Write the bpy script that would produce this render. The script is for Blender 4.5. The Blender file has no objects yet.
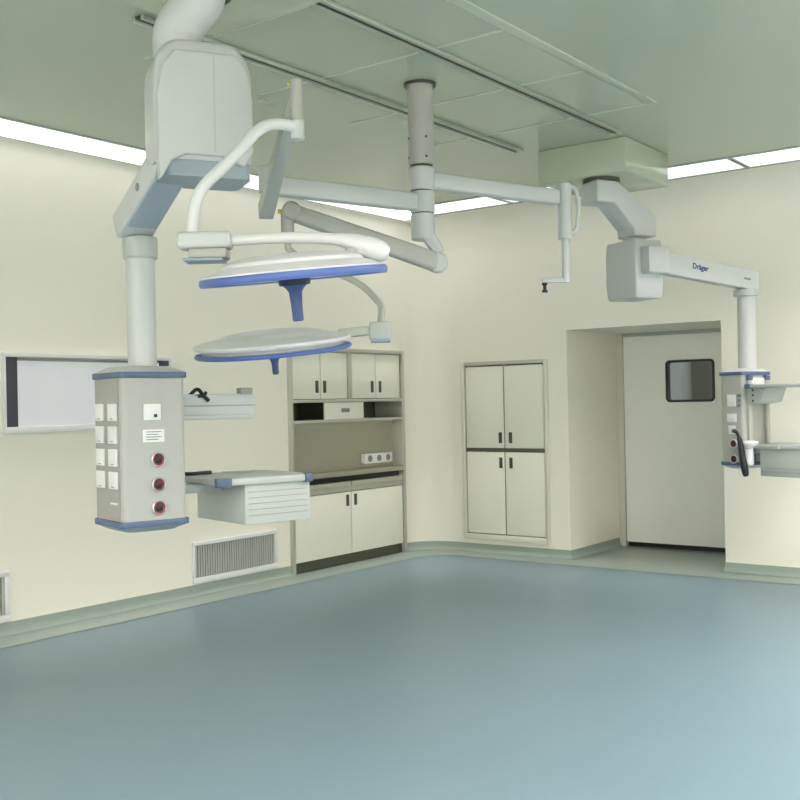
import bpy, bmesh, math, random
from mathutils import Vector, Matrix

random.seed(4)
scene = bpy.context.scene
COL = scene.collection
V = Vector
PI = math.pi

# ------------------------------------------------------------------ materials
def lin(c):
    return tuple((x / 255 / 12.92) if x / 255 <= 0.04045 else ((x / 255 + 0.055) / 1.055) ** 2.4 for x in c)

def mat(name, rgb, rough=0.5, metal=0.0, spec=0.5, coat=0.0, bump=0.0, bscale=60.0, var=0.0, vscale=3.0, emit=None, estr=0.0):
    m = bpy.data.materials.new(name)
    m.use_nodes = True
    nt = m.node_tree
    b = nt.nodes['Principled BSDF']
    col = (*lin(rgb), 1)
    b.inputs['Base Color'].default_value = col
    b.inputs['Roughness'].default_value = rough
    b.inputs['Metallic'].default_value = metal
    b.inputs['Specular IOR Level'].default_value = spec
    b.inputs['Coat Weight'].default_value = coat
    b.inputs['Coat Roughness'].default_value = 0.06
    if emit:
        b.inputs['Emission Color'].default_value = (*emit, 1)
        b.inputs['Emission Strength'].default_value = estr
    if var or bump:
        tc = nt.nodes.new('ShaderNodeTexCoord')
        no = nt.nodes.new('ShaderNodeTexNoise')
        no.inputs['Scale'].default_value = vscale if var else bscale
        no.inputs['Detail'].default_value = 4
        nt.links.new(tc.outputs['Object'], no.inputs['Vector'])
        if var:
            mix = nt.nodes.new('ShaderNodeMix')
            mix.data_type = 'RGBA'
            mix.inputs[6].default_value = tuple(max(0, x * (1 - var)) for x in col[:3]) + (1,)
            mix.inputs[7].default_value = tuple(min(1, x * (1 + var)) for x in col[:3]) + (1,)
            nt.links.new(no.outputs['Fac'], mix.inputs[0])
            nt.links.new(mix.outputs[2], b.inputs['Base Color'])
        if bump:
            bp = nt.nodes.new('ShaderNodeBump')
            bp.inputs['Strength'].default_value = bump
            bp.inputs['Distance'].default_value = 0.002
            nt.links.new(no.outputs['Fac'], bp.inputs['Height'])
            nt.links.new(bp.outputs['Normal'], b.inputs['Normal'])
    return m

def brushed(name, rgb, rough, axis_scale):
    m = mat(name, rgb, rough, metal=1.0)
    nt = m.node_tree
    b = nt.nodes['Principled BSDF']
    tc = nt.nodes.new('ShaderNodeTexCoord')
    mp = nt.nodes.new('ShaderNodeMapping')
    mp.inputs['Scale'].default_value = axis_scale
    no = nt.nodes.new('ShaderNodeTexNoise')
    no.inputs['Scale'].default_value = 8
    no.inputs['Detail'].default_value = 6
    mr = nt.nodes.new('ShaderNodeMapRange')
    mr.inputs['To Min'].default_value = rough * 0.8
    mr.inputs['To Max'].default_value = rough * 1.25
    nt.links.new(tc.outputs['Object'], mp.inputs['Vector'])
    nt.links.new(mp.outputs['Vector'], no.inputs['Vector'])
    nt.links.new(no.outputs['Fac'], mr.inputs['Value'])
    nt.links.new(mr.outputs['Result'], b.inputs['Roughness'])
    return m

M = {}
M['wall'] = mat('cream_wall_paint', (231, 228, 215), 0.45, bump=0.05, bscale=90, spec=0.35)
M['ceiling'] = mat('ceiling_panel_paint', (172, 180, 161), 0.16, spec=0.45, var=0.015, vscale=1.2)
M['seam'] = mat('ceiling_seam', (184, 191, 174), 0.3)
M['floor'] = mat('teal_vinyl_floor', (104, 127, 135), 0.36, spec=0.45, var=0.05, vscale=1.6)
M['border'] = mat('grey_vinyl_border', (146, 158, 149), 0.32, spec=0.45, var=0.03, vscale=2.5)
M['base'] = mat('grey_green_baseboard', (140, 153, 143), 0.4)
M['enamel'] = mat('white_enamel', (190, 192, 193), 0.32)
M['shell'] = mat('lamp_shell_white', (212, 212, 214), 0.3)
M['enamel_warm'] = mat('warm_white_enamel', (166, 166, 161), 0.35)
M['grey_under'] = mat('grey_blue_plastic', (150, 162, 172), 0.45)
M['light_grey'] = mat('light_grey_plastic', (176, 180, 176), 0.4)
M['panel_grey'] = mat('grey_panel', (152, 152, 146), 0.45)
M['blue'] = mat('blue_rim_plastic', (82, 104, 168), 0.35)
M['steel_blue'] = mat('steel_blue_trim', (78, 95, 124), 0.4)
M['navy'] = mat('navy_plastic', (24, 28, 60), 0.4)
M['grip'] = mat('slate_blue_grip', (64, 80, 128), 0.4)
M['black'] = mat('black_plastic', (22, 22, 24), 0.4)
M['slot'] = mat('dark_recess', (66, 66, 60), 0.5)
M['red'] = mat('dark_red_ring', (132, 48, 48), 0.4)
M['silver'] = mat('silver_ring', (205, 205, 205), 0.3, metal=0.6)
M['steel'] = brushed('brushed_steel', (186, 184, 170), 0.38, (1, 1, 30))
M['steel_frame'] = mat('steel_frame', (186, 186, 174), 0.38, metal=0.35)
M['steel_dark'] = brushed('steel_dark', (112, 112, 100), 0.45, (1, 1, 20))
M['door_panel'] = mat('cabinet_door_laminate', (228, 227, 213), 0.4, spec=0.4)
M['frame_cream'] = mat('cream_metal_frame', (212, 210, 196), 0.4)
M['sliding'] = mat('door_laminate', (238, 238, 233), 0.42)
M['rail_dark'] = mat('rail_groove', (52, 58, 50), 0.6)
M['rail'] = mat('rail_aluminium', (176, 182, 168), 0.4, metal=0.5)
M['film'] = mat('viewer_screen', (236, 234, 244), 0.25)
M['charcoal'] = mat('charcoal_strip', (62, 62, 76), 0.5)
M['white'] = mat('white_plastic', (216, 217, 216), 0.4)
M['vent_dark'] = mat('vent_backing', (112, 114, 108), 0.6)
M['tube_grey'] = mat('grey_tube', (176, 178, 170), 0.4)
M['socket'] = mat('socket_white', (232, 230, 228), 0.4)
M['ink'] = mat('blue_ink', (40, 46, 120), 0.5)
M['ink_grey'] = mat('grey_ink', (130, 132, 134), 0.5)
M['yellow'] = mat('yellow_dot', (205, 200, 60), 0.5)
M['diffuser'] = mat('lit_diffuser', (255, 255, 255), 0.5, emit=(1.0, 0.985, 1.0), estr=0.35)
M['lens'] = mat('lamp_lens', (232, 234, 240), 0.2)
M['corridor'] = mat('corridor_paint', (176, 180, 176), 0.6)
g = mat('door_glass', (236, 242, 240), 0.03)
gb = g.node_tree.nodes['Principled BSDF']
gb.inputs['Transmission Weight'].default_value = 1.0
gb.inputs['IOR'].default_value = 1.45
M['glass'] = g

# ------------------------------------------------------------------ helpers
def empty(name, loc, label, cat, group=None):
    o = bpy.data.objects.new(name, None)
    COL.objects.link(o)
    o.location = loc
    o.empty_display_size = 0.1
    tag(o, label, cat, group)
    return o

def tag(o, label=None, cat=None, group=None, kind=None):
    if label: o['label'] = label
    if cat: o['category'] = cat
    if group: o['group'] = group
    if kind: o['kind'] = kind
    return o

def origin_of(p):
    v = V((0, 0, 0))
    while p is not None:
        v += p.location
        p = p.parent
    return v

class MB:
    """collects shapes, in world coordinates, into ONE mesh object"""
    def __init__(self, mtx=None):
        self.bm = bmesh.new()
        self.mtx = mtx or Matrix.Identity(4)
    def _xf(self, verts):
        if self.mtx != Matrix.Identity(4):
            bmesh.ops.transform(self.bm, matrix=self.mtx, verts=verts)
    def box(self, lo, hi, bevel=0.0, seg=2, edges='all', taper=None):
        lo, hi = V(lo), V(hi)
        r = bmesh.ops.create_cube(self.bm, size=1.0)
        vs = r['verts']
        for v in vs:
            v.co = V(((lo.x + hi.x) / 2 + v.co.x * (hi.x - lo.x), (lo.y + hi.y) / 2 + v.co.y * (hi.y - lo.y), (lo.z + hi.z) / 2 + v.co.z * (hi.z - lo.z)))
        if bevel > 0:
            es = {e for v in vs for e in v.link_edges}
            if edges == 'vert':
                es = {e for e in es if abs(e.verts[0].co.z - e.verts[1].co.z) > 1e-6}
            rr = bmesh.ops.bevel(self.bm, geom=list(es), offset=bevel, segments=seg, profile=0.5, affect='EDGES')
            vs = list({v for f in rr['faces'] for v in f.verts} | {v for v in vs if v.is_valid})
        self._xf(vs)
        return self
    def prism(self, pts, z0, z1, axis='z', bevel=0.0, seg=2):
        """polygon pts (u,v) extruded along axis"""
        def mk(u, v, w):
            return {'z': (u, v, w), 'x': (w, u, v), 'y': (u, w, v)}[axis]
        n = len(pts)
        a = [self.bm.verts.new(mk(*p, z0)) for p in pts]
        b = [self.bm.verts.new(mk(*p, z1)) for p in pts]
        fs = [self.bm.faces.new(a[::-1]), self.bm.faces.new(b)]
        for i in range(n):
            fs.append(self.bm.faces.new((a[i], a[(i + 1) % n], b[(i + 1) % n], b[i])))
        bmesh.ops.recalc_face_normals(self.bm, faces=fs)
        vs = a + b
        if bevel:
            es = list({e for f in fs for e in f.edges})
            rr = bmesh.ops.bevel(self.bm, geom=es, offset=bevel, segments=seg, profile=0.5, affect='EDGES')
            vs = list({v for f in rr['faces'] for v in f.verts} | {v for v in vs if v.is_valid})
        self._xf(vs)
        return self
    def lathe(self, prof, seg=48, mtx=None):
        rings = []
        vs = []
        for r, z in prof:
            if r < 1e-6:
                v = self.bm.verts.new((0, 0, z)); rings.append([v]); vs.append(v)
            else:
                ring = [self.bm.verts.new((r * math.cos(2 * PI * k / seg), r * math.sin(2 * PI * k / seg), z)) for k in range(seg)]
                rings.append(ring); vs += ring
        fs = []
        for A, B in zip(rings, rings[1:]):
            for k in range(seg):
                a = A[k % len(A)]; b = A[(k + 1) % len(A)]; c = B[(k + 1) % len(B)]; d = B[k % len(B)]
                f = []
                for q in (a, b, c, d):
                    if q not in f: f.append(q)
                if len(f) >= 3: fs.append(self.bm.faces.new(f))
        bmesh.ops.recalc_face_normals(self.bm, faces=fs)
        if mtx is not None:
            bmesh.ops.transform(self.bm, matrix=mtx, verts=vs)
        self._xf(vs)
        return self
    def cyl(self, p0, p1, r, seg=28, r1=None, bev=0.0):
        p0, p1 = V(p0), V(p1)
        d = p1 - p0; L = d.length
        q = d.to_track_quat('Z', 'Y').to_matrix().to_4x4()
        r1 = r if r1 is None else r1
        b = min(bev, r * 0.6, L * 0.4)
        prof = [(0, 0), (r - b, 0), (r, b), (r1, L - b), (r1 - b, L), (0, L)] if b > 0 else [(0, 0), (r, 0), (r1, L), (0, L)]
        return self.lathe(prof, seg, Matrix.Translation(p0) @ q)
    def tube(self, pts, r, seg=16, smooth=6):
        pts = [V(p) for p in pts]
        if smooth and len(pts) > 2:
            P = [pts[0] * 2 - pts[1]] + pts + [pts[-1] * 2 - pts[-2]]
            out = []
            for i in range(1, len(P) - 2):
                for k in range(smooth):
                    t = k / smooth
                    a, b, c, d = P[i - 1], P[i], P[i + 1], P[i + 2]
                    out.append(0.5 * ((2 * b) + (c - a) * t + (2 * a - 5 * b + 4 * c - d) * t * t + (3 * b - a - 3 * c + d) * t ** 3))
            out.append(pts[-1]); pts = out
        rings = []; vs = []
        nrm = None
        for i, p in enumerate(pts):
            t = (pts[min(i + 1, len(pts) - 1)] - pts[max(i - 1, 0)]).normalized()
            if nrm is None:
                nrm = t.orthogonal().normalized()
            nrm = (nrm - t * nrm.dot(t)).normalized()
            bn = t.cross(nrm)
            rr = r[i] if isinstance(r, (list, tuple)) else r
            ring = [self.bm.verts.new(p + (nrm * math.cos(2 * PI * k / seg) + bn * math.sin(2 * PI * k / seg)) * rr) for k in range(seg)]
            rings.append(ring); vs += ring
        fs = []
        for A, B in zip(rings, rings[1:]):
            for k in range(seg):
                fs.append(self.bm.faces.new((A[k], A[(k + 1) % seg], B[(k + 1) % seg], B[k])))
        fs.append(self.bm.faces.new(rings[0][::-1])); fs.append(self.bm.faces.new(rings[-1]))
        bmesh.ops.recalc_face_normals(self.bm, faces=fs)
        self._xf(vs)
        return self
    def beam(self, p0, p1, w, h, bevel=0.01, seg=2, w1=None, h1=None):
        """box section bar from p0 to p1 (axis points), its width horizontal"""
        p0, p1 = V(p0), V(p1)
        t = (p1 - p0).normalized()
        s = t.cross(V((0, 0, 1))).normalized()
        u = s.cross(t)
        w1 = w if w1 is None else w1; h1 = h if h1 is None else h1
        A = [self.bm.verts.new(p0 + s * (a * w / 2) + u * (b * h / 2)) for a, b in ((-1, -1), (1, -1), (1, 1), (-1, 1))]
        B = [self.bm.verts.new(p1 + s * (a * w1 / 2) + u * (b * h1 / 2)) for a, b in ((-1, -1), (1, -1), (1, 1), (-1, 1))]
        fs = [self.bm.faces.new(A[::-1]), self.bm.faces.new(B)]
        for k in range(4):
            fs.append(self.bm.faces.new((A[k], A[(k + 1) % 4], B[(k + 1) % 4], B[k])))
        bmesh.ops.recalc_face_normals(self.bm, faces=fs)
        vs = A + B
        if bevel:
            es = list({e for f in fs for e in f.edges})
            rr = bmesh.ops.bevel(self.bm, geom=es, offset=bevel, segments=seg, profile=0.5, affect='EDGES')
            vs = list({v for f in rr['faces'] for v in f.verts} | {v for v in vs if v.is_valid})
        self._xf(vs)
        return self
    def build(self, name, material, parent=None, kind=None, label=None, angle=35):
        o0 = origin_of(parent)
        me = bpy.data.meshes.new(name)
        bmesh.ops.recalc_face_normals(self.bm, faces=self.bm.faces[:])
        self.bm.to_mesh(me); self.bm.free()
        me.transform(Matrix.Translation(-o0))
        me.materials.append(material)
        for p in me.polygons: p.use_smooth = True
        me.set_sharp_from_angle(angle=math.radians(angle))
        o = bpy.data.objects.new(name, me)
        COL.objects.link(o)
        if parent is not None: o.parent = parent
        if kind: o['kind'] = kind
        if label: o['label'] = label
        return o

def frame_mtx(origin, angle):
    """local frame: x along world angle (deg), z up"""
    return Matrix.Translation(V(origin)) @ Matrix.Rotation(math.radians(angle), 4, 'Z')

def text_mesh(name, body, size, mtx, material, parent, bold=0.0):
    cu = bpy.data.curves.new(name, 'FONT')
    cu.body = body; cu.size = size; cu.extrude = 0.0006; cu.offset = bold
    cu.align_x = 'CENTER'; cu.align_y = 'CENTER'
    tmp = bpy.data.objects.new(name + '_curve', cu)
    COL.objects.link(tmp)
    dg = bpy.context.evaluated_depsgraph_get()
    me = bpy.data.meshes.new_from_object(tmp.evaluated_get(dg))
    bpy.data.objects.remove(tmp); bpy.data.curves.remove(cu)
    me.name = name
    me.transform(mtx)
    me.transform(Matrix.Translation(-origin_of(parent)))
    me.materials.clear(); me.materials.append(material)
    o = bpy.data.objects.new(name, me)
    COL.objects.link(o); o.parent = parent
    return o

# ------------------------------------------------------------------ the room
XL, YB, ZF, ZC = -6.007, 8.35, 0.03, 3.17      # left wall, back wall, floor, ceiling
XR, YF = 2.9, -2.6
CR = 0.35                                        # radius of the rounded corner

def wall(name, fixed, axis, u0, u1, z0, z1, holes, outward):
    """one wall sheet with openings, thickened away from the room"""
    us = sorted({u0, u1} | {h[0] for h in holes} | {h[1] for h in holes})
    zs = sorted({z0, z1} | {h[2] for h in holes} | {h[3] for h in holes})
    bm = bmesh.new(); vd = {}
    def vt(u, z):
        if (u, z) not in vd:
            vd[(u, z)] = bm.verts.new((fixed, u, z) if axis == 'x' else (u, fixed, z))
        return vd[(u, z)]
    for a, b in zip(us, us[1:]):
        for c, d in zip(zs, zs[1:]):
            if any(h[0] <= a and b <= h[1] and h[2] <= c and d <= h[3] for h in holes): continue
            bm.faces.new((vt(a, c), vt(b, c), vt(b, d), vt(a, d)))
    ext = bmesh.ops.extrude_face_region(bm, geom=bm.faces[:])
    for e in ext['geom']:
        if isinstance(e, bmesh.types.BMVert): e.co += V(outward)
    bmesh.ops.recalc_face_normals(bm, faces=bm.faces[:])
    me = bpy.data.meshes.new(name); bm.to_mesh(me); bm.free()
    me.materials.append(M['wall'])
    o = bpy.data.objects.new(name, me); COL.objects.link(o); o['kind'] = 'structure'
    return o

CABL = (6.44, 8.02, 0.03, 1.935)      # built-in unit on the left wall: y0,y1,z0,z1
CABB = (-5.535, -4.612, 0.15, 1.812)   # flush cupboard in the back wall: x0,x1,z0,z1
ALC = (-4.42, -3.03, ZF, 2.06)        # door recess
wall('wall_left', XL, 'x', YF, YB - CR, ZF, ZC, [(CABL[0], YB - CR, ZF, CABL[3])], (-0.12, 0, 0))
wall('wall_back', YB, 'y', XL + CR, XR, ZF, ZC, [CABB, ALC], (0, 0.12, 0))
wall('wall_right', XR, 'x', YF, YB, ZF, ZC, [], (0.12, 0, 0))
wall('wall_front', YF, 'y', XL, XR, ZF, ZC, [], (0, -0.12, 0))
# rounded corner between left and back wall
def arc(n=14, r=CR, cx=XL + CR, cy=YB - CR):
    return [(cx - r * math.cos(PI / 2 * k / n), cy + r * math.sin(PI / 2 * k / n)) for k in range(n + 1)]
def ribbon(name, path, z0, z1, material, thick=0.1):
    mb = MB()
    a = [mb.bm.verts.new((x, y, z0)) for x, y in path]
    b = [mb.bm.verts.new((x, y, z1)) for x, y in path]
    fs = [mb.bm.faces.new((a[i], a[i + 1], b[i + 1], b[i])) for i in range(len(path) - 1)]
    o = mb.build(name, material, kind='structure')
    return o
ribbon('wall_corner', arc(), ZF, ZC, M['wall'])
# recess of the door
mb = MB()
mb.box((ALC[0] - 0.1, YB + 0.12, ZF), (ALC[0], 9.62, ALC[3] + 0.1)); mb.build('wall_recess_left', M['wall'], kind='structure')
mb = MB(); mb.box((ALC[1], YB + 0.12, ZF), (ALC[1] + 0.1, 9.62, ALC[3] + 0.1)); mb.build('wall_recess_right', M['wall'], kind='structure')
mb = MB(); mb.box((ALC[0], YB + 0.12, ALC[3]), (ALC[1], 9.62, ALC[3] + 0.1)); mb.build('wall_recess_top', M['wall'], kind='structure')
# floor and ceiling
mb = MB(); mb.box((XL - 0.6, YF - 0.2, -0.12), (XR + 0.2, 12.2, ZF)); mb.build('floor', M['floor'], kind='structure')
mb = MB(); mb.box((XL - 0.6, YF - 0.2, ZC), (XR + 0.2, 9.2, ZC + 0.1)); mb.build('ceiling', M['ceiling'], kind='structure')

# floor border strip: lighter vinyl along the walls and in the recess
SX, SY = -5.70, 8.06
outer = [(XL, YF)] + arc() + [(ALC[0], YB), (ALC[1], YB), (XR, YB)]
ri = 0.30
inn = [(SX, YF)] + [(SX + ri - ri * math.cos(PI / 2 * k / 14), SY - ri + ri * math.sin(PI / 2 * k / 14)) for k in range(15)] + [(ALC[0], SY), (ALC[1], SY), (XR, SY)]
mb = MB()
zb = ZF + 0.0025
a = [mb.bm.verts.new((x, y, zb)) for x, y in outer]
b = [mb.bm.verts.new((x, y, zb)) for x, y in inn]
for i in range(len(a) - 1):
    mb.bm.faces.new((a[i], a[i + 1], b[i + 1], b[i]))
k0, k1 = len(a) - 3, len(a) - 2
c = [mb.bm.verts.new((ALC[0], 9.6, zb)), mb.bm.verts.new((ALC[1], 9.6, zb))]
mb.bm.faces.new((a[k0], a[k1], c[1], c[0]))
mb.build('floor_border', M['border'], kind='structure')

def skirting(name, path, h=0.082):
    """coved skirting swept along a path; the room is on the right-hand side"""
    prof = [(0, h), (0.006, h), (0.008, h * 0.55), (0.014, h * 0.28), (0.028, h * 0.10), (0.045, 0.004)]
    P = [V((x, y)) for x, y in path]
    nor = []
    for i in range(len(P)):
        ds = []
        if i > 0: ds.append((P[i] - P[i - 1]).normalized())
        if i < len(P) - 1: ds.append((P[i + 1] - P[i]).normalized())
        ns = [V((d.y, -d.x)) for d in ds]
        n = sum(ns, V((0, 0)))
        n = n / max(n.length, 1e-6)
        n = n / max(0.3, n.dot(ns[0]))
        nor.append(n)
    mb = MB()
    rows = [[mb.bm.verts.new((p.x + n.x * o, p.y + n.y * o, ZF + z)) for o, z in prof] for p, n in zip(P, nor)]
    for A, B in zip(rows, rows[1:]):
        for k in range(len(prof) - 1):
            mb.bm.faces.new((A[k], A[k + 1], B[k + 1], B[k]))
    return mb.build(name, M['base'], kind='structure')
skirting('baseboard_left', [(XL, YF), (XL, CABL[0] - 0.005)])
skirting('baseboard_back', arc() + [(ALC[0], YB), (ALC[0], 9.33)])
skirting('baseboard_right', [(ALC[1], 9.33), (ALC[1], YB), (XR, YB)])

# ceiling trims: edge strip and cross seams of the central ceiling field
mb = MB(); mb.box((-2.525, 2.2, ZC - 0.006), (-2.465, 5.83, ZC + 0.004), 0.002); mb.build('trim_1', M['seam'], kind='structure')
for i, y in enumerate((3.42, 4.22, 5.02, 5.82)):
    mb = MB(); mb.box((-4.1, y - 0.011, ZC - 0.003), (-2.525, y + 0.011, ZC + 0.004)); mb.build('trim_%d' % (i + 2), M['seam'], kind='structure')

# coving where the ceiling meets the walls
def coving(name, r, axis, fixed, u0, u1):
    mb = MB(); rows = []
    for u in (u0, u1):
        row = []
        for k in range(13):
            a = PI / 2 * k / 12
            o, z = r * (1 - math.cos(a)), ZC - 0.001 - r * (1 - math.sin(a))
            row.append(mb.bm.verts.new((fixed + o, u, z) if axis == 'x' else (u, fixed - o, z)))
        rows.append(row)
    for k in range(12):
        mb.bm.faces.new((rows[0][k], rows[0][k + 1], rows[1][k + 1], rows[1][k]))
    return mb.build(name, M['wall'], kind='structure')
coving('trim_10', 0.34, 'y', YB, XL + 0.05, XR)
coving('trim_11', 0.06, 'x', XL, YF, YB)
# ------------------------------------------------------------------ ceiling lights
def ceiling_light(x0, x1, y0, y1, label):
    t = empty('ceiling_light', ((x0 + x1) / 2, (y0 + y1) / 2, ZC), label, 'ceiling light', 'recessed light panels along the walls')
    f = MB()
    w = 0.016
    f.box((x0 - w, y0 - w, ZC - 0.008), (x1 + w, y0, ZC - 0.0005)); f.box((x0 - w, y1, ZC - 0.008), (x1 + w, y1 + w, ZC - 0.0005))
    f.box((x0 - w, y0, ZC - 0.008), (x0, y1, ZC - 0.0005)); f.box((x1, y0, ZC - 0.008), (x1 + w, y1, ZC - 0.0005))
    f.build('frame', M['light_grey'], t)
    d = MB(); d.box((x0, y0, ZC - 0.005), (x1, y1, ZC - 0.0008)); d.build('diffuser', M['diffuser'], t)
    area_light((x0 + x1) / 2, (y0 + y1) / 2, x1 - x0, y1 - y0, 0.15, 42)
    return t
PW = 13.0   # watts per square metre of panel
SPREAD = 125
def area_light(x, y, sx, sy, k=1.0, spread=150):
    l = bpy.data.lights.new('panel_or_fill_light', 'AREA')
    l.shape = 'RECTANGLE'; l.size = sx; l.size_y = sy
    l.energy = PW * sx * sy * k
    l.color = (1.0, 0.945, 0.955)
    l.spread = math.radians(spread)
    o = bpy.data.objects.new('panel_or_fill_light', l)
    COL.objects.link(o); o.location = (x, y, ZC - 0.011)
    return o
LX0, LX1 = -5.93, -5.565
ceiling_light(LX0, LX1, 6.475, 8.02, 'recessed white light panel above the built-in steel-framed unit, farthest of the left row')
ceiling_light(LX0, LX1, 4.93, 6.435, 'recessed white light panel of the left row, mostly hidden behind the big pendant housing')
ceiling_light(LX0, LX1, 3.32, 4.89, 'recessed white light panel at the left edge of the photo, above the wall viewing screen')
BY0, BY1 = 7.54, 7.93
names = ['recessed white light panel just right of the central lamp column',
         'recessed white light panel seen in slivers left of the right ceiling box',
         'recessed white light panel directly right of the right ceiling box',
         'recessed white light panel at the right edge of the photo']
for i in range(4):
    x0 = -5.715 + i * 1.03
    ceiling_light(x0, x0 + 0.985, BY0, BY1, names[i])
# the rows on the sides behind the camera
for y in (-1.4, 0.2, 1.8): area_light(-5.75, y, 0.37, 1.5, 0.15)
for y in (-1.4, 0.2, 1.8, 3.4, 5.0, 6.6): area_light(2.4, y, 0.39, 1.5, 2.4 if y < 4 else 3.6)
for x in (-4.4, -2.8, -1.2, 0.4): area_light(x, -2.1, 1.4, 0.39, 5.2)
for x in (-1.0, 0.6, 1.8):  # added unseen fill lights over the camera side of the room
    for y in (-1.3, 0.2, 1.5): area_light(x, y, 0.6, 1.2, 0.7)
for y in (3.0, 4.4): area_light(1.0, y, 0.6, 1.2, 0.8)  # added fill, out of view, for the back wall
for y, k in ((3.3, 0.5), (4.6, 1.4), (6.1, 4.0)): area_light(-0.6, y, 0.6, 1.1, k)  # unseen fill lights added to brighten the door and its recess

# ------------------------------------------------------------------ ceiling tracks
for x, lab in ((-2.945, 'long dark grooved ceiling rail, the nearer one on the right'), (-3.675, 'long dark grooved ceiling rail, the left one behind the lamp column')):
    t = empty('ceiling_rail', (x, 4.66, ZC), lab, 'ceiling rail', 'ceiling rails')
    for s in (-1, 1):
        r = MB(); r.box((x + s * 0.028 - 0.011, 3.03, ZC - 0.022), (x + s * 0.028 + 0.011, 6.30, ZC - 0.0005), 0.003); r.build('flange', M['rail'], t)
    r = MB(); r.box((x - 0.017, 3.03, ZC - 0.012), (x + 0.017, 6.30, ZC - 0.0005)); r.build('groove', M['rail_dark'], t)
    for y in (4.18, 4.86, 5.55):
        r = MB(); r.box((x - 0.05, y - 0.015, ZC - 0.014), (x - 0.039, y + 0.015, ZC - 0.0005), 0.003); r.build('clip', M['seam'], t)
# small wire stub on the ceiling
t = MB(); t.tube([(-4.17, 4.31, ZC - 0.001), (-4.17, 4.31, ZC - 0.02), (-4.12, 4.33, ZC - 0.03), (-4.04, 4.33, ZC - 0.022)], 0.005, 8)
t.lathe([(0, -0.012), (0.022, -0.010), (0.026, 0.0), (0, 0.0)], 20, Matrix.Translation((-4.17, 4.31, ZC - 0.0005)))
o = t.build('ceiling_hook', M['light_grey']); tag(o, 'small wire hook on the ceiling left of the sloping lamp arm', 'hook')

# ------------------------------------------------------------------ viewing screen on the left wall
t = empty('viewing_screen', (XL, 4.5, 1.56), 'wide white film viewing screen with dark end strips on the left wall', 'screen')
y0, y1, z0, z1 = 3.79, 5.185, 1.298, 1.815
X = XL
f = MB()
f.box((X + 0.0005, y0 + 0.02, z0), (X + 0.035, y1 - 0.02, z0 + 0.045), 0.002); f.box((X + 0.0005, y0 + 0.02, z1 - 0.028), (X + 0.035, y1 - 0.02, z1), 0.002)
f.box((X, y0 + 0.02, z0 + 0.042), (X + 0.034, y0 + 0.035, z1 - 0.025)); f.box((X, y1 - 0.035, z0 + 0.042), (X + 0.034, y1 - 0.02, z1 - 0.025))
f.build('frame', M['white'], t)
s = MB(); s.box((X + 0.001, y0 + 0.12, z0 + 0.045), (X + 0.026, y1 - 0.12, z1 - 0.05)); s.build('screen_panel', M['film'], t)
s = MB(); s.box((X + 0.001, y0 + 0.12, z1 - 0.05), (X + 0.032, y1 - 0.12, z1 - 0.036), 0.003); s.build('clip_rail', M['ink_grey'], t)
for a, b in ((y0 + 0.035, y0 + 0.115), (y1 - 0.115, y1 - 0.035)):
    s = MB(); s.box((X + 0.001, a, z0 + 0.03), (X + 0.033, b, z1 - 0.024)); s.build('end_strip', M['charcoal'], t)

# ------------------------------------------------------------------ return-air vents low on the left wall
def vent(y0, y1, label):
    t = empty('air_vent', (XL, (y0 + y1) / 2, 0.12), label, 'vent', 'low wall vents')
    z0, z1 = 0.118, 0.432
    f = MB()
    a, b = y0 + 0.02, y1 - 0.035
    c, d = z0 + 0.045, z1 - 0.03
    f.box((XL, y0, z0), (XL + 0.018, y1, c), 0.003); f.box((XL, y0, d), (XL + 0.018, y1, z1), 0.003)
    f.box((XL, y0, c), (XL + 0.018, a, d), 0.003); f.box((XL, b, c), (XL + 0.018, y1, d), 0.003)
    f.build('frame', M['white'], t)
    k = MB(); k.box((XL + 0.0005, a, c), (XL + 0.002, b, d)); k.build('backing', M['vent_dark'], t)
    s = MB()
    n = 34
    for i in range(n):
        y = a + (b - a) * (i + 0.5) / n
        s.box((XL + 0.003, y - 0.0075, c + 0.004), (XL + 0.013, y + 0.0075, d - 0.004))
    s.build('grille', M['tube_grey'], t)
vent(5.365, 6.272, 'low white-framed wall vent with vertical grey slats, left of the built-in unit')
vent(2.925, 3.834, 'low white-framed wall vent cut off by the left edge of the photo')

# ------------------------------------------------------------------ built-in unit on the left wall
t = empty('wall_cabinet_unit', (XL, 7.24, ZF), 'tall steel-framed built-in unit with cream doors, dark niches and worktop, on the left wall', 'cabinet')
FX = XL + 0.022      # front plane of the doors
SBX = XL - 0.10
BX = XL - 0.30       # back of the niches
ya, yb = CABL[0], CABL[1]
f = MB()
f.box((BX, ya, ZF), (XL + 0.035, ya + 0.032, 1.935), 0.004)
f.build('side_post', M['steel_frame'], t)
f = MB(); f.box((BX, yb - 0.038, ZF), (XL + 0.035, yb, 1.935), 0.004); f.build('side_post', M['steel_frame'], t)
f = MB(); f.box((BX, ya + 0.032, 1.90), (XL + 0.04, yb - 0.038, 1.935), 0.003); f.build('top_rail', M['steel_frame'], t)
f = MB(); f.box((BX, ya + 0.032, 1.462), (XL + 0.035, yb - 0.038, 1.488), 0.003); f.build('middle_rail', M['steel_frame'], t)
f = MB(); f.box((BX, ya + 0.032, 1.285), (XL + 0.03, yb - 0.038, 1.312), 0.003); f.build('niche_shelf', M['steel_frame'], t)
f = MB(); f.box((BX, 7.195, 1.488), (XL + 0.035, 7.245, 1.90), 0.003); f.build('divider', M['steel_frame'], t)
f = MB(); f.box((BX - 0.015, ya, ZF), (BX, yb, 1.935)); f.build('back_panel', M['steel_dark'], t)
f = MB(); f.box((SBX, ya + 0.032, 0.855), (SBX + 0.012, yb - 0.038, 1.285)); f.build('backsplash', M['steel'], t)
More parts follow.
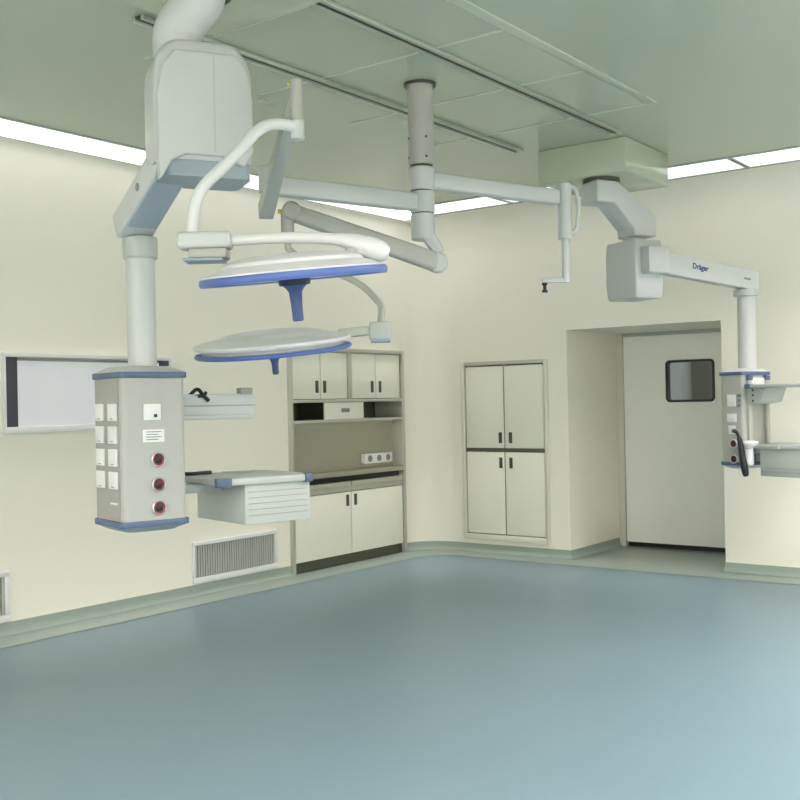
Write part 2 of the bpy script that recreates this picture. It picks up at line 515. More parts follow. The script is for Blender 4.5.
def handle(x0, y0, z0, z1, door, axis='x'):
    h = MB()
    if axis == 'x':
        h.box((x0 - 0.002, y0 - 0.019, z0), (x0 + 0.004, y0 + 0.019, z1), 0.002)
    else:
        h.box((y0 - 0.017, x0 - 0.004, z0), (y0 + 0.017, x0 + 0.002, z1), 0.002)
    h.build('handle', M['slot'], door)
for a, b, hy in ((6.476, 6.828, 6.785), (6.838, 7.190, 6.885), (7.252, 7.595, 7.545), (7.603, 7.962, 7.66)):
    d = MB(); d.box((FX - 0.02, a, 1.494), (FX, b, 1.896), 0.003); d = d.build('door', M['door_panel'], t)
    handle(FX, hy, 1.545, 1.65, d)
for a, b, in ((1.312, 1.462),):
    d = MB(); d.box((FX - 0.02, 6.885, a + 0.002), (FX - 0.004, 7.42, b - 0.002), 0.003); d = d.build('drawer_front', M['door_panel'], t)
    h = MB(); h.box((FX - 0.0045, 7.11, 1.372), (FX - 0.001, 7.22, 1.408), 0.001); h.build('label_plate', M['ink_grey'], d)
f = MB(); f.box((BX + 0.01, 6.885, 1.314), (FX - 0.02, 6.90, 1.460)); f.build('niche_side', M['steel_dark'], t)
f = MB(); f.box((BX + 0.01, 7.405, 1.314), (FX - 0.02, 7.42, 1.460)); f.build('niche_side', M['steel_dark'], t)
f = MB(); f.box((BX + 0.012, ya + 0.032, 0.812), (XL + 0.04, yb - 0.038, 0.855), 0.004); f.build('worktop', M['steel'], t)
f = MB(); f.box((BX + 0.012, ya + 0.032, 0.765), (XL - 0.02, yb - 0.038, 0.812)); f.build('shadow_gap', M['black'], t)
for a, b in ((6.476, 7.212), (7.222, 7.974)):
    d = MB(); d.box((FX - 0.02, a, 0.712), (FX + 0.008, b, 0.762), 0.004); d.build('drawer_front', M['steel_frame'], t)
f = MB(); f.box((BX + 0.012, ya + 0.032, 0.672), (FX - 0.004, yb - 0.038, 0.712), 0.003); f.build('rail', M['steel_frame'], t)
for a, b, hy in ((6.476, 7.212, 7.165), (7.222, 7.974, 7.275)):
    d = MB(); d.box((FX - 0.02, a, 0.125), (FX, b, 0.668), 0.003); d = d.build('door', M['door_panel'], t)
    handle(FX, hy, 0.545, 0.645, d)
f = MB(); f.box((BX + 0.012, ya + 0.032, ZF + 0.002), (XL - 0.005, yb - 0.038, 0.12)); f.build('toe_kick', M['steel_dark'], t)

# socket strip on the steel splashback
t = empty('socket_strip', (SBX + 0.012, 7.78, 0.95), 'white power socket strip on the steel splashback above the worktop', 'socket')
sx = SBX + 0.012
b_ = MB(); b_.box((sx, 7.50, 0.895), (sx + 0.05, 7.91, 0.985), 0.006); b_ = b_.build('housing', M['socket'], t)
for y in (7.57, 7.705, 7.84):
    q = MB(); q.cyl((sx + 0.0502, y, 0.94), (sx + 0.053, y, 0.94), 0.03, 20); q.build('outlet', M['ink_grey'], t)

# ------------------------------------------------------------------ flush cupboard in the back wall
x0, x1, z0, z1 = CABB
t = empty('wall_cupboard', ((x0 + x1) / 2, YB, z0), 'flush cream cupboard with four doors and a metal frame in the back wall', 'cupboard')
FY = YB - 0.012
for (a, b, c, d, nm) in ((x0, x0 + 0.036, z0, z1, 'frame_side'), (x1 - 0.036, x1, z0, z1, 'frame_side'), (x0 + 0.036, x1 - 0.036, z1 - 0.034, z1, 'frame_top'), (x0 + 0.036, x1 - 0.036, z0, z0 + 0.055, 'frame_bottom')):
    f = MB(); f.box((a, FY - 0.012, c), (b, YB + 0.36, d), 0.003); f.build(nm, M['frame_cream'] if nm != 'frame_top' else M['steel_frame'], t)
f = MB(); f.box((x0, YB + 0.345, z0), (x1, YB + 0.36, z1)); f.build('back_panel', M['steel_dark'], t)
f = MB(); f.box((x0 + 0.036, FY + 0.006, 0.975), (x1 - 0.036, YB + 0.3, 1.005), 0.002); f.build('rail', M['steel_dark'], t)
xm = -5.074
for (a, b, hx) in ((x0 + 0.046, xm - 0.006, -5.116), (xm + 0.006, x1 - 0.046, -5.008)):
    for (c, d, h0, h1) in ((1.009, z1 - 0.044, 1.055, 1.155), (z0 + 0.064, 0.971, 0.825, 0.923)):
        p = MB(); p.box((a, FY, c), (b, FY + 0.02, d), 0.003); p = p.build('door', M['door_panel'], t)
        handle(FY, hx, h0, h1, p, 'y')
f = MB(); f.box((xm - 0.012, FY + 0.012, z0 + 0.055), (xm + 0.012, FY + 0.03, z1 - 0.034)); f.build('mullion', M['steel_dark'], t)
for (a, b) in ((x0 + 0.036, x0 + 0.05), (x1 - 0.05, x1 - 0.036)):
    f = MB(); f.box((a, FY + 0.013, z0 + 0.055), (b, FY + 0.03, z1 - 0.034)); f.build('edge_seal', M['steel_dark'], t)

# ------------------------------------------------------------------ sliding door in the recess
DY = 9.35
wx0, wx1, wz0, wz1 = -3.925, -3.458, 1.40, 1.79
def rrect(x0, x1, z0, z1, r, n=6):
    out = []
    for cx, cz, a0 in ((x1 - r, z1 - r, 0), (x0 + r, z1 - r, 90), (x0 + r, z0 + r, 180), (x1 - r, z0 + r, 270)):
        for k in range(n + 1):
            a = math.radians(a0 + 90 * k / n); out.append((cx + r * math.cos(a), cz + r * math.sin(a)))
    return out
def ring_plate(mb, outer, inner, y0, y1):
    n = len(outer)
    vs = []
    for y in (y0, y1):
        vs.append(([mb.bm.verts.new((u, y, v)) for u, v in outer], [mb.bm.verts.new((u, y, v)) for u, v in inner]))
    for i in range(n):
        j = (i + 1) % n
        for O, I in vs:
            mb.bm.faces.new((O[i], O[j], I[j], I[i]))
        mb.bm.faces.new((vs[0][0][i], vs[0][0][j], vs[1][0][j], vs[1][0][i]))
        mb.bm.faces.new((vs[0][1][i], vs[0][1][j], vs[1][1][j], vs[1][1][i]))
# leaf as a plate with a rounded window hole
inner = rrect(wx0 + 0.012, wx1 - 0.012, wz0 + 0.012, wz1 - 0.012, 0.03)
lx0, lx1, lz0, lz1 = -4.345, -2.9, 0.079, 2.028
outr = []
for i, (u, v) in enumerate(inner):
    q = i // 7
    k = i % 7
    cu, cv = ((lx1, lz1), (lx0, lz1), (lx0, lz0), (lx1, lz0))[q]
    if k == 3: outr.append((cu, cv))
    else:
        side_first = k < 3
        if q in (0, 2): outr.append((cu, v) if side_first else (u, cv))
        else: outr.append((u, cv) if side_first else (cu, v))
mb = MB(); ring_plate(mb, outr, inner, DY, DY + 0.05)
door = mb.build('door_1', M['sliding'], kind='structure', angle=30)
mb = MB(); ring_plate(mb, rrect(wx0, wx1, wz0, wz1, 0.04), rrect(wx0 + 0.022, wx1 - 0.022, wz0 + 0.022, wz1 - 0.022, 0.025), DY - 0.008, DY + 0.055)
mb.build('window_frame', M['black'], door)
mb = MB(); mb.box((wx0 + 0.012, DY + 0.018, wz0 + 0.012), (wx1 - 0.012, DY + 0.024, wz1 - 0.012)); mb.build('window_pane', M['glass'], door)
mb = MB(); mb.box((-4.42, DY - 0.006, ZF), (-4.355, DY + 0.06, 2.06), 0.003); mb.build('trim_6', M['frame_cream'], kind='structure')
mb = MB(); mb.box((-4.357, DY - 0.012, 2.032), (-3.03, DY + 0.06, 2.06), 0.003); mb.build('trim_7', M['light_grey'], kind='structure')
# black strip standing in for the shaded gap under the leaf, and the corridor beyond it
mb = MB(); mb.box((-4.357, DY + 0.055, ZF + 0.0005), (-2.92, DY + 0.11, 0.12)); mb.build('trim_8', M['black'], kind='structure')
mb = MB()
cx0, cx1, cy0, cy1 = -5.6, -1.6, DY + 0.12, 11.8
def quad(*p): mb.bm.faces.new([mb.bm.verts.new(q) for q in p])
quad((cx0, cy1, ZF), (cx1, cy1, ZF), (cx1, cy1, 2.8), (cx0, cy1, 2.8))
quad((cx0, cy0, ZF), (cx0, cy1, ZF), (cx0, cy1, 2.8), (cx0, cy0, 2.8))
quad((cx1, cy0, ZF), (cx1, cy1, ZF), (cx1, cy1, 2.8), (cx1, cy0, 2.8))
quad((cx0, cy0, 2.8), (cx1, cy0, 2.8), (cx1, cy1, 2.8), (cx0, cy1, 2.8))
mb.build('wall_corridor', M['corridor'], kind='structure')
mb = MB(); mb.box((-4.60, 11.7, ZF), (-4.30, 11.8, 2.1)); mb.build('trim_9', M['steel_dark'], kind='structure')
l = bpy.data.lights.new('corridor_fill', 'AREA'); l.shape = 'RECTANGLE'; l.size = 1.2; l.size_y = 0.3; l.energy = 14  # lamp added to brighten the corridor behind the door glass
o = bpy.data.objects.new('corridor_fill', l); COL.objects.link(o); o.location = (-3.6, 10.7, 2.78)

# ------------------------------------------------------------------ left ceiling pendant
AB_ANG = 74.9
t = empty('ceiling_pendant', (-2.86, 2.74, ZC), 'large white ceiling pendant in the left foreground carrying an equipment head with outlets and trays', 'medical pendant')
b_ = MB(); b_.box((-3.53, 2.66, 3.135), (-2.87, 3.36, ZC - 0.0005), 0.006); b_.build('mounting_box', M['ceiling'], t)
R_ARM = 150.0
Hm = frame_mtx((-3.245, 2.977, 0), R_ARM - 180)      # local +x points back along the arm, towards the viewer side
# elbow from the mounting box down to the housing
e = MB()
e.cyl((-3.206, 2.971, 3.135), (-3.206, 2.971, 3.12), 0.125, 32)
e.build('bearing_ring', M['slot'], t)
e = MB()
e.tube([(-3.206, 2.971, 3.128), (-3.212, 2.967, 3.10), (-3.255, 2.938, 3.04), (-3.29, 2.915, 2.97), (-3.294, 2.92, 2.86)], 0.098, 28, 6)
e.build('elbow', M['enamel'], t)
# housing: tall rounded shell, 0.35 wide, 0.24 deep
def housing(mtx, w, d, z0, z1, shoulder, parent, under):
    prof = []
    n = 18
    rows = [(z0, 0.94), (z0 + 0.012, 0.97), (z0 + 0.16 * (z1 - z0), 1.0), (z0 + 0.68 * (z1 - z0), 1.0)]
    for k in range(1, 9):
        a = k / 8 * PI / 2
        rows.append((z0 + (0.68 + 0.32 * math.sin(a)) * (z1 - z0), 1 - shoulder * (1 - math.cos(a))))
    mb = MB(mtx)
    rings = []
    for z, s in rows:
        ring = []
        for u, v in rrect(-d / 2 * (0.5 + s / 2), d / 2 * (0.5 + s / 2), -w / 2 * s, w / 2 * s, 0.05 * s, 5):
            ring.append(mb.bm.verts.new((u, v, z)))
        rings.append(ring)
    for A, B in zip(rings, rings[1:]):
        for i in range(len(A)):
            j = (i + 1) % len(A); mb.bm.faces.new((A[i], A[j], B[j], B[i]))
    mb.bm.faces.new(rings[0]); mb.bm.faces.new(rings[-1])
    mb._xf(mb.bm.verts[:])
    o = mb.build('housing', M['enamel'], parent, angle=50)
    mb = MB(mtx)
    a = rrect(-d / 2 + 0.02, d / 2 - 0.012, -w / 2 + 0.025, w / 2 - 0.012, 0.04, 5)
    mb.prism(a, z0 - under, z0 + 0.01)
    mb.build('under_cover', M['grey_under'], parent)
    return o
hs = housing(Hm, 0.40, 0.28, 2.43, 2.913, 0.5, t, 0.065)
# front cover: the shell on the viewer side, with a pointed lower corner by the arm
fc = MB(Hm)
pts = [(-0.182, 2.344), (-0.14, 2.416), (-0.084, 2.446), (0.067, 2.446), (0.15, 2.41), (0.188, 2.466), (0.19, 2.679), (0.173, 2.79), (0.123, 2.857), (-0.123, 2.857), (-0.173, 2.79), (-0.192, 2.679), (-0.192, 2.422)]
fc.prism(pts, 0.085, 0.158, axis='x', bevel=0.009, seg=3)
fc.build('front_cover', M['enamel'], t)
sm = MB(Hm); sm.box((0.157, 0.030, 2.46), (0.1592, 0.034, 2.84)); sm.build('cover_seam', M['light_grey'], t)
# arm to the column
a0, a1 = V((-3.30, 2.89, 2.465)), V((-3.735, 3.02, 2.238))
ar = MB(); ar.beam(a0, a1, 0.15, 0.125, 0.012, 3, w1=0.16, h1=0.115); ar.build('arm', M['enamel'], t)
tdir = (a1 - a0).normalized(); sdir = tdir.cross(V((0, 0, 1))).normalized(); udir = sdir.cross(tdir)
un = MB(); un.beam(a0 - udir * 0.0655 + tdir * 0.02, a1 - udir * 0.0605 - tdir * 0.10, 0.122, 0.008, 0.002, 1, w1=0.135); un.build('arm_under_cover', M['grey_under'], t)
sc_ = MB(); pm = a0.lerp(a1, 0.42) - sdir * 0.0755; sc_.cyl(pm + sdir * 0.002, pm - sdir * 0.004, 0.018, 20); sc_.build('adjuster', M['ink_grey'], t)
CXL, CYL = -3.705, 3.043
co = MB(); co.cyl((CXL, CYL, 2.20), (CXL, CYL, 2.105), 0.076, 36, bev=0.006); co.build('collar', M['light_grey'], t)
co = MB(); co.cyl((CXL, CYL, 2.115), (CXL, CYL, 1.60), 0.062, 40); co.build('column', M['enamel'], t)
# equipment head: local x along the socket face, y into the depth
HW, HD = 0.296, 0.305
Lm = frame_mtx((-3.612, 2.853, 0), AB_ANG)
def head(mtx, w, d, z0, z1, parent):
    b_ = MB(mtx)
    b_.prism(rrect(0, w, 0, d, 0.028, 5), z0 + 0.05, z1 - 0.03)
    b_.build('body', M['enamel_warm'], parent)
    for za, zb_ in ((z1 - 0.03, z1 - 0.004), (z0 + 0.024, z0 + 0.05)):
        b_ = MB(mtx); b_.prism(rrect(-0.012, w + 0.012, -0.012, d + 0.012, 0.034, 5), za, zb_, bevel=0.004); b_.build('blue_band', M['steel_blue'], parent)
    b_ = MB(mtx); 
    lo = rrect(-0.008, w + 0.008, -0.008, d + 0.008, 0.034, 5); hi = rrect(0.04, w - 0.04, 0.04, d - 0.04, 0.03, 5)
    A = [b_.bm.verts.new((u, v, z1 - 0.004)) for u, v in lo]; B = [b_.bm.verts.new((u, v, z1 + 0.022)) for u, v in hi]
    for i in range(len(A)): b_.bm.faces.new((A[i], A[(i + 1) % len(A)], B[(i + 1) % len(A)], B[i]))
    b_.bm.faces.new(A); b_.bm.faces.new(B); b_._xf(b_.bm.verts[:])
    b_.build('top_cap', M['enamel'], parent)
    b_ = MB(mtx)
    A = [b_.bm.verts.new((u, v, z0 + 0.024)) for u, v in lo]; B = [b_.bm.verts.new((u, v, z0)) for u, v in hi]
    for i in range(len(A)): b_.bm.faces.new((A[i], A[(i + 1) % len(A)], B[(i + 1) % len(A)], B[i]))
    b_.bm.faces.new(A); b_.bm.faces.new(B); b_._xf(b_.bm.verts[:])
    b_.build('bottom_cap', M['light_grey'], parent)
def gas_outlet(mtx, face_pt, nrm, r, parent):
    """round outlet: silver collar, red ring, dark socket"""
    R = nrm.to_track_quat('Z', 'Y').to_matrix().to_4x4()
    m = mtx @ Matrix.Translation(face_pt) @ R
    q = MB(m); q.lathe([(r * 0.8, 0), (r, 0), (r, 0.010), (r * 0.86, 0.014), (r * 0.8, 0.012), (r * 0.8, 0)], 28)
    q = q.build('outlet_collar', M['silver'], parent)
    k = MB(m); k.lathe([(r * 0.52, 0), (r * 0.78, 0), (r * 0.78, 0.012), (r * 0.54, 0.008), (r * 0.52, 0)], 28); k.build('outlet_ring', M['red'], q)
    k = MB(m); k.lathe([(0, 0), (r * 0.54, 0), (r * 0.54, 0.009), (r * 0.36, 0.013), (0, 0.013)], 24); k.build('outlet_core', M['black'], q)
head(Lm, HW, HD, 0.915, 1.607, t)
FN = V((0, -1, 0)); LN = V((-1, 0, 0))
for z in (1.225, 1.117, 1.018):
    gas_outlet(Lm, V((0.158, -0.0002, z)), FN, 0.033, t)
pl = MB(Lm); pl.box((0.095, -0.006, 1.395), (0.175, 0.0, 1.465), 0.002); pl = pl.build('switch_plate', M['white'], t)
k = MB(Lm); k.box((0.142, -0.009, 1.407), (0.156, -0.006, 1.421)); k.build('switch', M['black'], pl)
pl = MB(Lm); pl.box((0.09, -0.004, 1.30), (0.19, 0.0, 1.355), 0.001); pl = pl.build('data_plate', M['white'], t)
for i, z in enumerate((1.345, 1.334, 1.323, 1.312)):
    k = MB(Lm); k.box((0.105, -0.0048, z - 0.002), (0.175 - 0.015 * (i % 2), -0.004, z + 0.002)); k.build('print_line', M['ink_grey'], pl)
pn = MB(Lm); pn.box((-0.004, 0.03, 0.97), (0.0, 0.28, 1.572)); pn.build('side_panel', M['panel_grey'], t)
for r_, z in enumerate((1.432, 1.335, 1.237, 1.140)):
    for c_, y in enumerate((0.085, 0.222)):
        pl = MB(Lm); pl.box((-0.012, y - 0.044, z - 0.037), (-0.004, y + 0.044, z + 0.037), 0.002); pl = pl.build('outlet_plate', M['white'], t)
        k = MB(Lm); k.box((-0.0128, y - 0.014, z - 0.030), (-0.012, y + 0.014, z - 0.026)); k.build('outlet_slot', M['ink_grey'], pl)
k = MB(Lm); k.box((-0.006, 0.05, 1.036), (-0.004, 0.125, 1.044)); k.build('name_strip', M['white'], t)
# lower tray with a drawer unit
TX = HW + 0.145   # tray start along the face direction
def tray(mtx, x0, x1, y0, y1, z0, z1, parent, ch=0.035):
    b_ = MB(mtx)
    pts = [(x0 + ch, y0), (x1 - ch, y0), (x1, y0 + ch), (x1, y1 - ch), (x1 - ch, y1), (x0 + ch, y1), (x0, y1 - ch), (x0, y0 + ch)]
    b_.prism(pts, z0, z1, bevel=0.006)
    return b_.build('tray', M['light_grey'], parent)
tr = tray(Lm, TX, TX + 0.50, -0.035, 0.44, 1.09, 1.122, t)
for (x, y, s) in ((TX, -0.035, 1), (TX + 0.50, -0.035, -1)):
    k = MB(Lm)
    k.prism([(x + s * 0.055, y - 0.006), (x + s * 0.028, y - 0.006), (x - s * 0.006, y + 0.028), (x - s * 0.006, y + 0.05), (x + s * 0.03, y + 0.05), (x + s * 0.055, y + 0.025)], 1.084, 1.1245, bevel=0.003)
    k.build('corner_bumper', M['steel_blue'], t)
dr = MB(Lm); dr.box((TX + 0.135, -0.012, 0.906), (TX + 0.485, 0.46, 1.09), 0.004); dr = dr.build('drawer_unit', M['light_grey'], t)
for z in (0.945, 0.972, 0.999, 1.026, 1.053):
    k = MB(Lm); k.box((TX + 0.15, -0.0145, z), (TX + 0.47, -0.0115, z + 0.003)); k.build('groove', M['panel_grey'], dr)
k = MB(Lm); k.box((HW, 0.20, 1.05), (TX + 0.135, 0.295, 1.089), 0.006); k.build('tray_bracket', M['light_grey'], t)
# upper shelf behind
ux0, ux1, uy0, uy1 = HW + 0.02, HW + 0.465, 0.22, 0.50
sh = MB(Lm); sh.box((ux0, uy0, 1.432), (ux1, uy1, 1.452), 0.004); sh.build('upper_shelf', M['light_grey'], t)
k = MB(Lm); k.box((ux0, uy0 - 0.012, 1.405), (ux1, uy0, 1.507), 0.004); k.build('shelf_apron', M['enamel'], t)
k = MB(Lm); k.box((ux0, uy0 - 0.016, 1.449), (ux1, uy0 - 0.0115, 1.455)); k.build('apron_shadow_line', M['panel_grey'], t)  # darker grey strip painted in as the shadow line across the apron
k = MB(Lm); k.box((ux0, uy0 - 0.02, 1.388), (ux1 - 0.02, uy1, 1.408), 0.004); k.build('shelf_lower_panel', M['light_grey'], t)
k = MB(Lm); k.box((ux1 - 0.075, uy0 - 0.018, 1.503), (ux1 - 0.01, uy0 + 0.03, 1.535), 0.005); k.build('rail_clamp', M['panel_grey'], t)
k = MB(Lm); k.box((HW, 0.20, 1.36), (ux0 + 0.06, 0.30, 1.43), 0.004); k.build('shelf_bracket', M['light_grey'], t)
# items lying on the shelves
def at(m, p): return m @ V(p)
p = MB(Lm); p.tube([(HW + 0.14, 0.245, 1.50), (HW + 0.175, 0.232, 1.53), (HW + 0.19, 0.20, 1.50), (HW + 0.215, 0.195, 1.475)], 0.009, 10)
p.tube([(HW + 0.165, 0.205, 1.497), (HW + 0.19, 0.20, 1.502), (HW + 0.205, 0.20, 1.515)], 0.008, 10)
o = p.build('clip', M['black']); tag(o, 'small black clip hooked over the upper shelf of the left pendant', 'clip')
p = MB(Lm); p.tube([(HW + 0.05, 0.24, 1.462), (HW + 0.10, 0.27, 1.475), (HW + 0.15, 0.25, 1.478), (HW + 0.19, 0.26, 1.47)], [0.01] + [0.018] * 17 + [0.012], 12)
o = p.build('cloth_pad', M['panel_grey']); tag(o, 'small crumpled grey pad on the upper shelf of the left pendant', 'pad')
p = MB(Lm); p.tube([(TX + 0.01, 0.36, 1.131), (TX + 0.05, 0.33, 1.131), (TX + 0.10, 0.35, 1.131), (TX + 0.16, 0.36, 1.131)], 0.0085, 10)
o = p.build('cable', M['black']); tag(o, 'short black cable lying on the lower tray by the left equipment head', 'cable')
p = MB(Lm); p.tube([(TX + 0.22, 0.36, 1.1265), (TX + 0.34, 0.33, 1.1265), (TX + 0.40, 0.36, 1.1265)], 0.004, 8)
o = p.build('thin_rod', M['tube_grey']); tag(o, 'thin grey rod lying at the back of the lower tray', 'rod')

# ------------------------------------------------------------------ central surgical lamp
SXc, SYc = -3.315, 4.648
t = empty('ceiling_surgical_lamp', (SXc, SYc, ZC), 'white surgical lamp on the central ceiling column with two blue-rimmed lamp heads', 'surgical lamp')
k = MB(); k.lathe([(0.072, 0), (0.088, 0), (0.088, -0.012), (0.072, -0.012), (0.072, 0)], 40, Matrix.Translation((SXc, SYc, ZC - 0.0005))); k.build('ceiling_ring', M['slot'], t)
k = MB(); k.cyl((SXc, SYc, ZC - 0.001), (SXc, SYc, 2.728), 0.069, 40); col = k.build('ceiling_column', M['enamel_warm'], t)
for z in (2.765, 2.87):
    for dx, dy in ((-0.040, -0.055), (0.058, -0.036)):
        q = MB(); n = V((dx, dy, 0)).normalized(); q.cyl(V((SXc, SYc, z)) + n * 0.066, V((SXc, SYc, z)) + n * 0.072, 0.007, 12); q.build('screw', M['slot'], col)
def sleeve(z0, z1, r, nm='sleeve'):
    k = MB(); k.cyl((SXc, SYc, z0), (SXc, SYc, z1), r, 40, bev=0.004); return k.build(nm, M['enamel'], t)
k = MB(); k.cyl((SXc, SYc, 2.735), (SXc, SYc, 2.48), 0.060, 32); k.build('spindle', M['slot'], t)
sleeve(2.590, 2.715, 0.067); sleeve(2.470, 2.585, 0.067); sleeve(2.325, 2.465, 0.063)
# right-hand arm with its drop tube
RX, RY = -2.934, 5.55
k = MB(); k.beam((SXc + 0.02, SYc + 0.045, 2.648), (RX - 0.02, RY - 0.05, 2.628), 0.075, 0.088, 0.014, 3); k.build('extension_arm', M['enamel'], t)
k = MB(); k.cyl((RX, RY, 2.715), (RX, RY, 2.385), 0.042, 32, bev=0.006); ds = k.build('drop_sleeve', M['enamel'], t)
k = MB(); k.cyl((RX, RY, 2.39), (RX, RY, 2.135), 0.021, 24); k.build('drop_tube', M['enamel'], t)
k = MB(); k.tube([(RX + 0.03, RY + 0.024, 2.70), (RX + 0.056, RY + 0.044, 2.67), (RX + 0.064, RY + 0.05, 2.56), (RX + 0.056, RY + 0.044, 2.46), (RX + 0.032, RY + 0.026, 2.42)], 0.013, 12); k.build('guide_loop', M['enamel'], ds)
k = MB(); k.beam((RX + 0.012, RY + 0.009, 2.147), (RX - 0.112, RY - 0.084, 2.147), 0.034, 0.026, 0.005); fb = k.build('foot_bar', M['enamel'], t)
k = MB(); q = V((RX - 0.10, RY - 0.075, 0)); k.lathe([(0, 2.078), (0.016, 2.078), (0.018, 2.09), (0.010, 2.096), (0.010, 2.118), (0.017, 2.124), (0.017, 2.134), (0, 2.134)], 16, Matrix.Translation((q.x, q.y, 0))); k.build('lock_pin', M['black'], fb)
# left-hand arm, sloping spring arm and curved bow of the nearer lamp head
JX, JY = -3.555, 3.705
k = MB(); k.beam((SXc - 0.015, SYc - 0.05, 2.524), (JX + 0.005, JY + 0.02, 2.512), 0.075, 0.092, 0.014, 3); k.build('extension_arm', M['enamel'], t)
k = MB(); k.cyl((JX, JY, 2.60), (JX, JY, 2.47), 0.046, 28, bev=0.006); k.build('arm_joint', M['enamel'], t)
s0, s1 = V((-3.575, 3.705, 2.385)), V((-2.785, 3.075, 2.665))
k = MB(); k.beam(s0, s1, 0.072, 0.082, 0.007, 2, w1=0.046, h1=0.054); sp = k.build('spring_arm', M['light_grey'], t)
d = (s1 - s0).normalized()
k = MB(); k.beam(s0 - d * 0.004, s0 + d * 0.01, 0.064, 0.074, 0.002); k.build('end_cap', M['slot'], sp)
S1X, S1Y = -2.777, 3.064
k = MB(); k.cyl((S1X, S1Y, 2.716), (S1X, S1Y, 2.55), 0.024, 28); k.build('lamp_stem', M['enamel_warm'], t)
k = MB(); k.cyl((S1X, S1Y, 2.56), (S1X, S1Y, 2.482), 0.027, 28, bev=0.006); k.build('stem_collar', M['enamel'], t)
k = MB(); k.cyl((S1X - 0.021, S1Y - 0.017, 2.70), (S1X - 0.028, S1Y - 0.023, 2.70), 0.007, 12); k.build('marker_dot', M['yellow'], t)
bow = [(-2.777, 3.064, 2.525), (-2.795, 3.025, 2.536), (-2.82, 2.956, 2.528), (-2.836, 2.895, 2.49), (-2.855, 2.843, 2.427), (-2.89, 2.767, 2.34), (-2.92, 2.707, 2.272), (-2.938, 2.681, 2.215), (-2.943, 2.667, 2.146), (-2.947, 2.662, 2.08)]
k = MB(); k.tube(bow, 0.0225, 18, 5); k.build('curved_arm', M['shell'], t)
jm = frame_mtx((-2.908, 2.692, 0), 37)
k = MB(jm); k.box((-0.10, -0.045, 2.028), (0.10, 0.045, 2.092), 0.016, 3); jo = k.build('yoke_joint', M['enamel'], t)
k = MB(jm); k.box((-0.055, -0.05, 1.992), (0.085, 0.05, 2.028), 0.008, 2); k.build('joint_block', M['enamel_warm'], jo)
k = MB(jm); k.box((-0.075, -0.052, 1.982), (0.07, 0.052, 1.992), 0.002, 1); k.build('joint_plate', M['grey_under'], jo)
k = MB(); k.tube([(-2.835, 2.745, 2.06), (-2.732, 2.799, 2.062), (-2.61, 2.89, 2.062), (-2.497, 2.975, 2.052), (-2.43, 3.026, 2.028), (-2.355, 3.082, 1.996)], [0.021] * 10 + [0.022] * 5 + [0.025, 0.028, 0.032, 0.035, 0.037, 0.039, 0.041, 0.042, 0.041, 0.036, 0.022], 20, 5)
yk = k.build('yoke_arm', M['shell'], t)
k = MB(); k.cyl((-2.45, 3.005, 2.02), (-2.475, 2.985, 1.965), 0.028, 20, bev=0.006); k.build('yoke_hub', M['light_grey'], yk)

def lamp_head(center, normal, R, parent, prof_top, handle_len, lower_ring, hs=1.0):
    q = V(normal).normalized().to_track_quat('Z', 'Y').to_matrix().to_4x4()
    m = Matrix.Translation(V(center)) @ q
    s = MB(m); s.lathe([(r * R, z) for r, z in prof_top], 72); sh = s.build('lamp_shell', M['shell'], parent, angle=28)
    s = MB(m); s.lathe([(R * 0.90, 0.002), (R * 0.985, 0.0), (R, 0.008), (R, lower_ring - 0.008), (R * 0.985, lower_ring), (R * 0.90, lower_ring), (R * 0.90, 0.002)], 72); s.build('blue_rim', M['blue'], parent)
    s = MB(m); s.lathe([(0, 0.004), (R * 0.5, 0.004), (R * 0.90, 0.006), (R * 0.90, 0.010), (0, 0.010)], 48); s.build('lamp_lens', M['lens'], parent)
    s = MB(m); s.lathe([(0, 0.006), (0.060 * hs, 0.006), (0.062 * hs, 0.0), (0.056 * hs, -0.018), (0, -0.018)], 32); hb = s.build('handle_base', M['navy'], parent)
    L = handle_len
    s = MB(m); s.lathe([(0, -0.017), (0.046 * hs, -0.018), (0.034 * hs, -0.028), (0.025 * hs, -0.042), (0.021 * hs, -0.6 * L), (0.0205 * hs, -L + 0.004), (0.017 * hs, -L), (0, -L)], 28); s.build('handle_grip', M['grip'], parent)
    return m
# nearer head
P1 = [(0, 0.100), (0.30, 0.098), (0.55, 0.092), (0.68, 0.082), (0.74, 0.072), (0.76, 0.060), (0.80, 0.056), (0.90, 0.042), (0.96, 0.034), (0.96, 0.022), (0.80, 0.022)]
lamp_head((-2.634, 2.873, 1.906), (0.010, -0.130, 0.99), 0.346, t, P1, 0.150, 0.028)
# farther head
P2 = [(0, 0.112), (0.30, 0.109), (0.50, 0.102), (0.62, 0.094), (0.66, 0.084), (0.80, 0.076), (0.93, 0.066), (0.99, 0.058), (1.0, 0.050), (0.985, 0.040), (0.93, 0.036), (0.88, 0.034), (0.87, 0.024), (0.90, 0.022), (0.93, 0.016), (0.8, 0.014)]
lamp_head((-3.515, 3.68, 1.700), (0.03, -0.14, 0.99), 0.376, t, P2, 0.105, 0.020, 0.75)
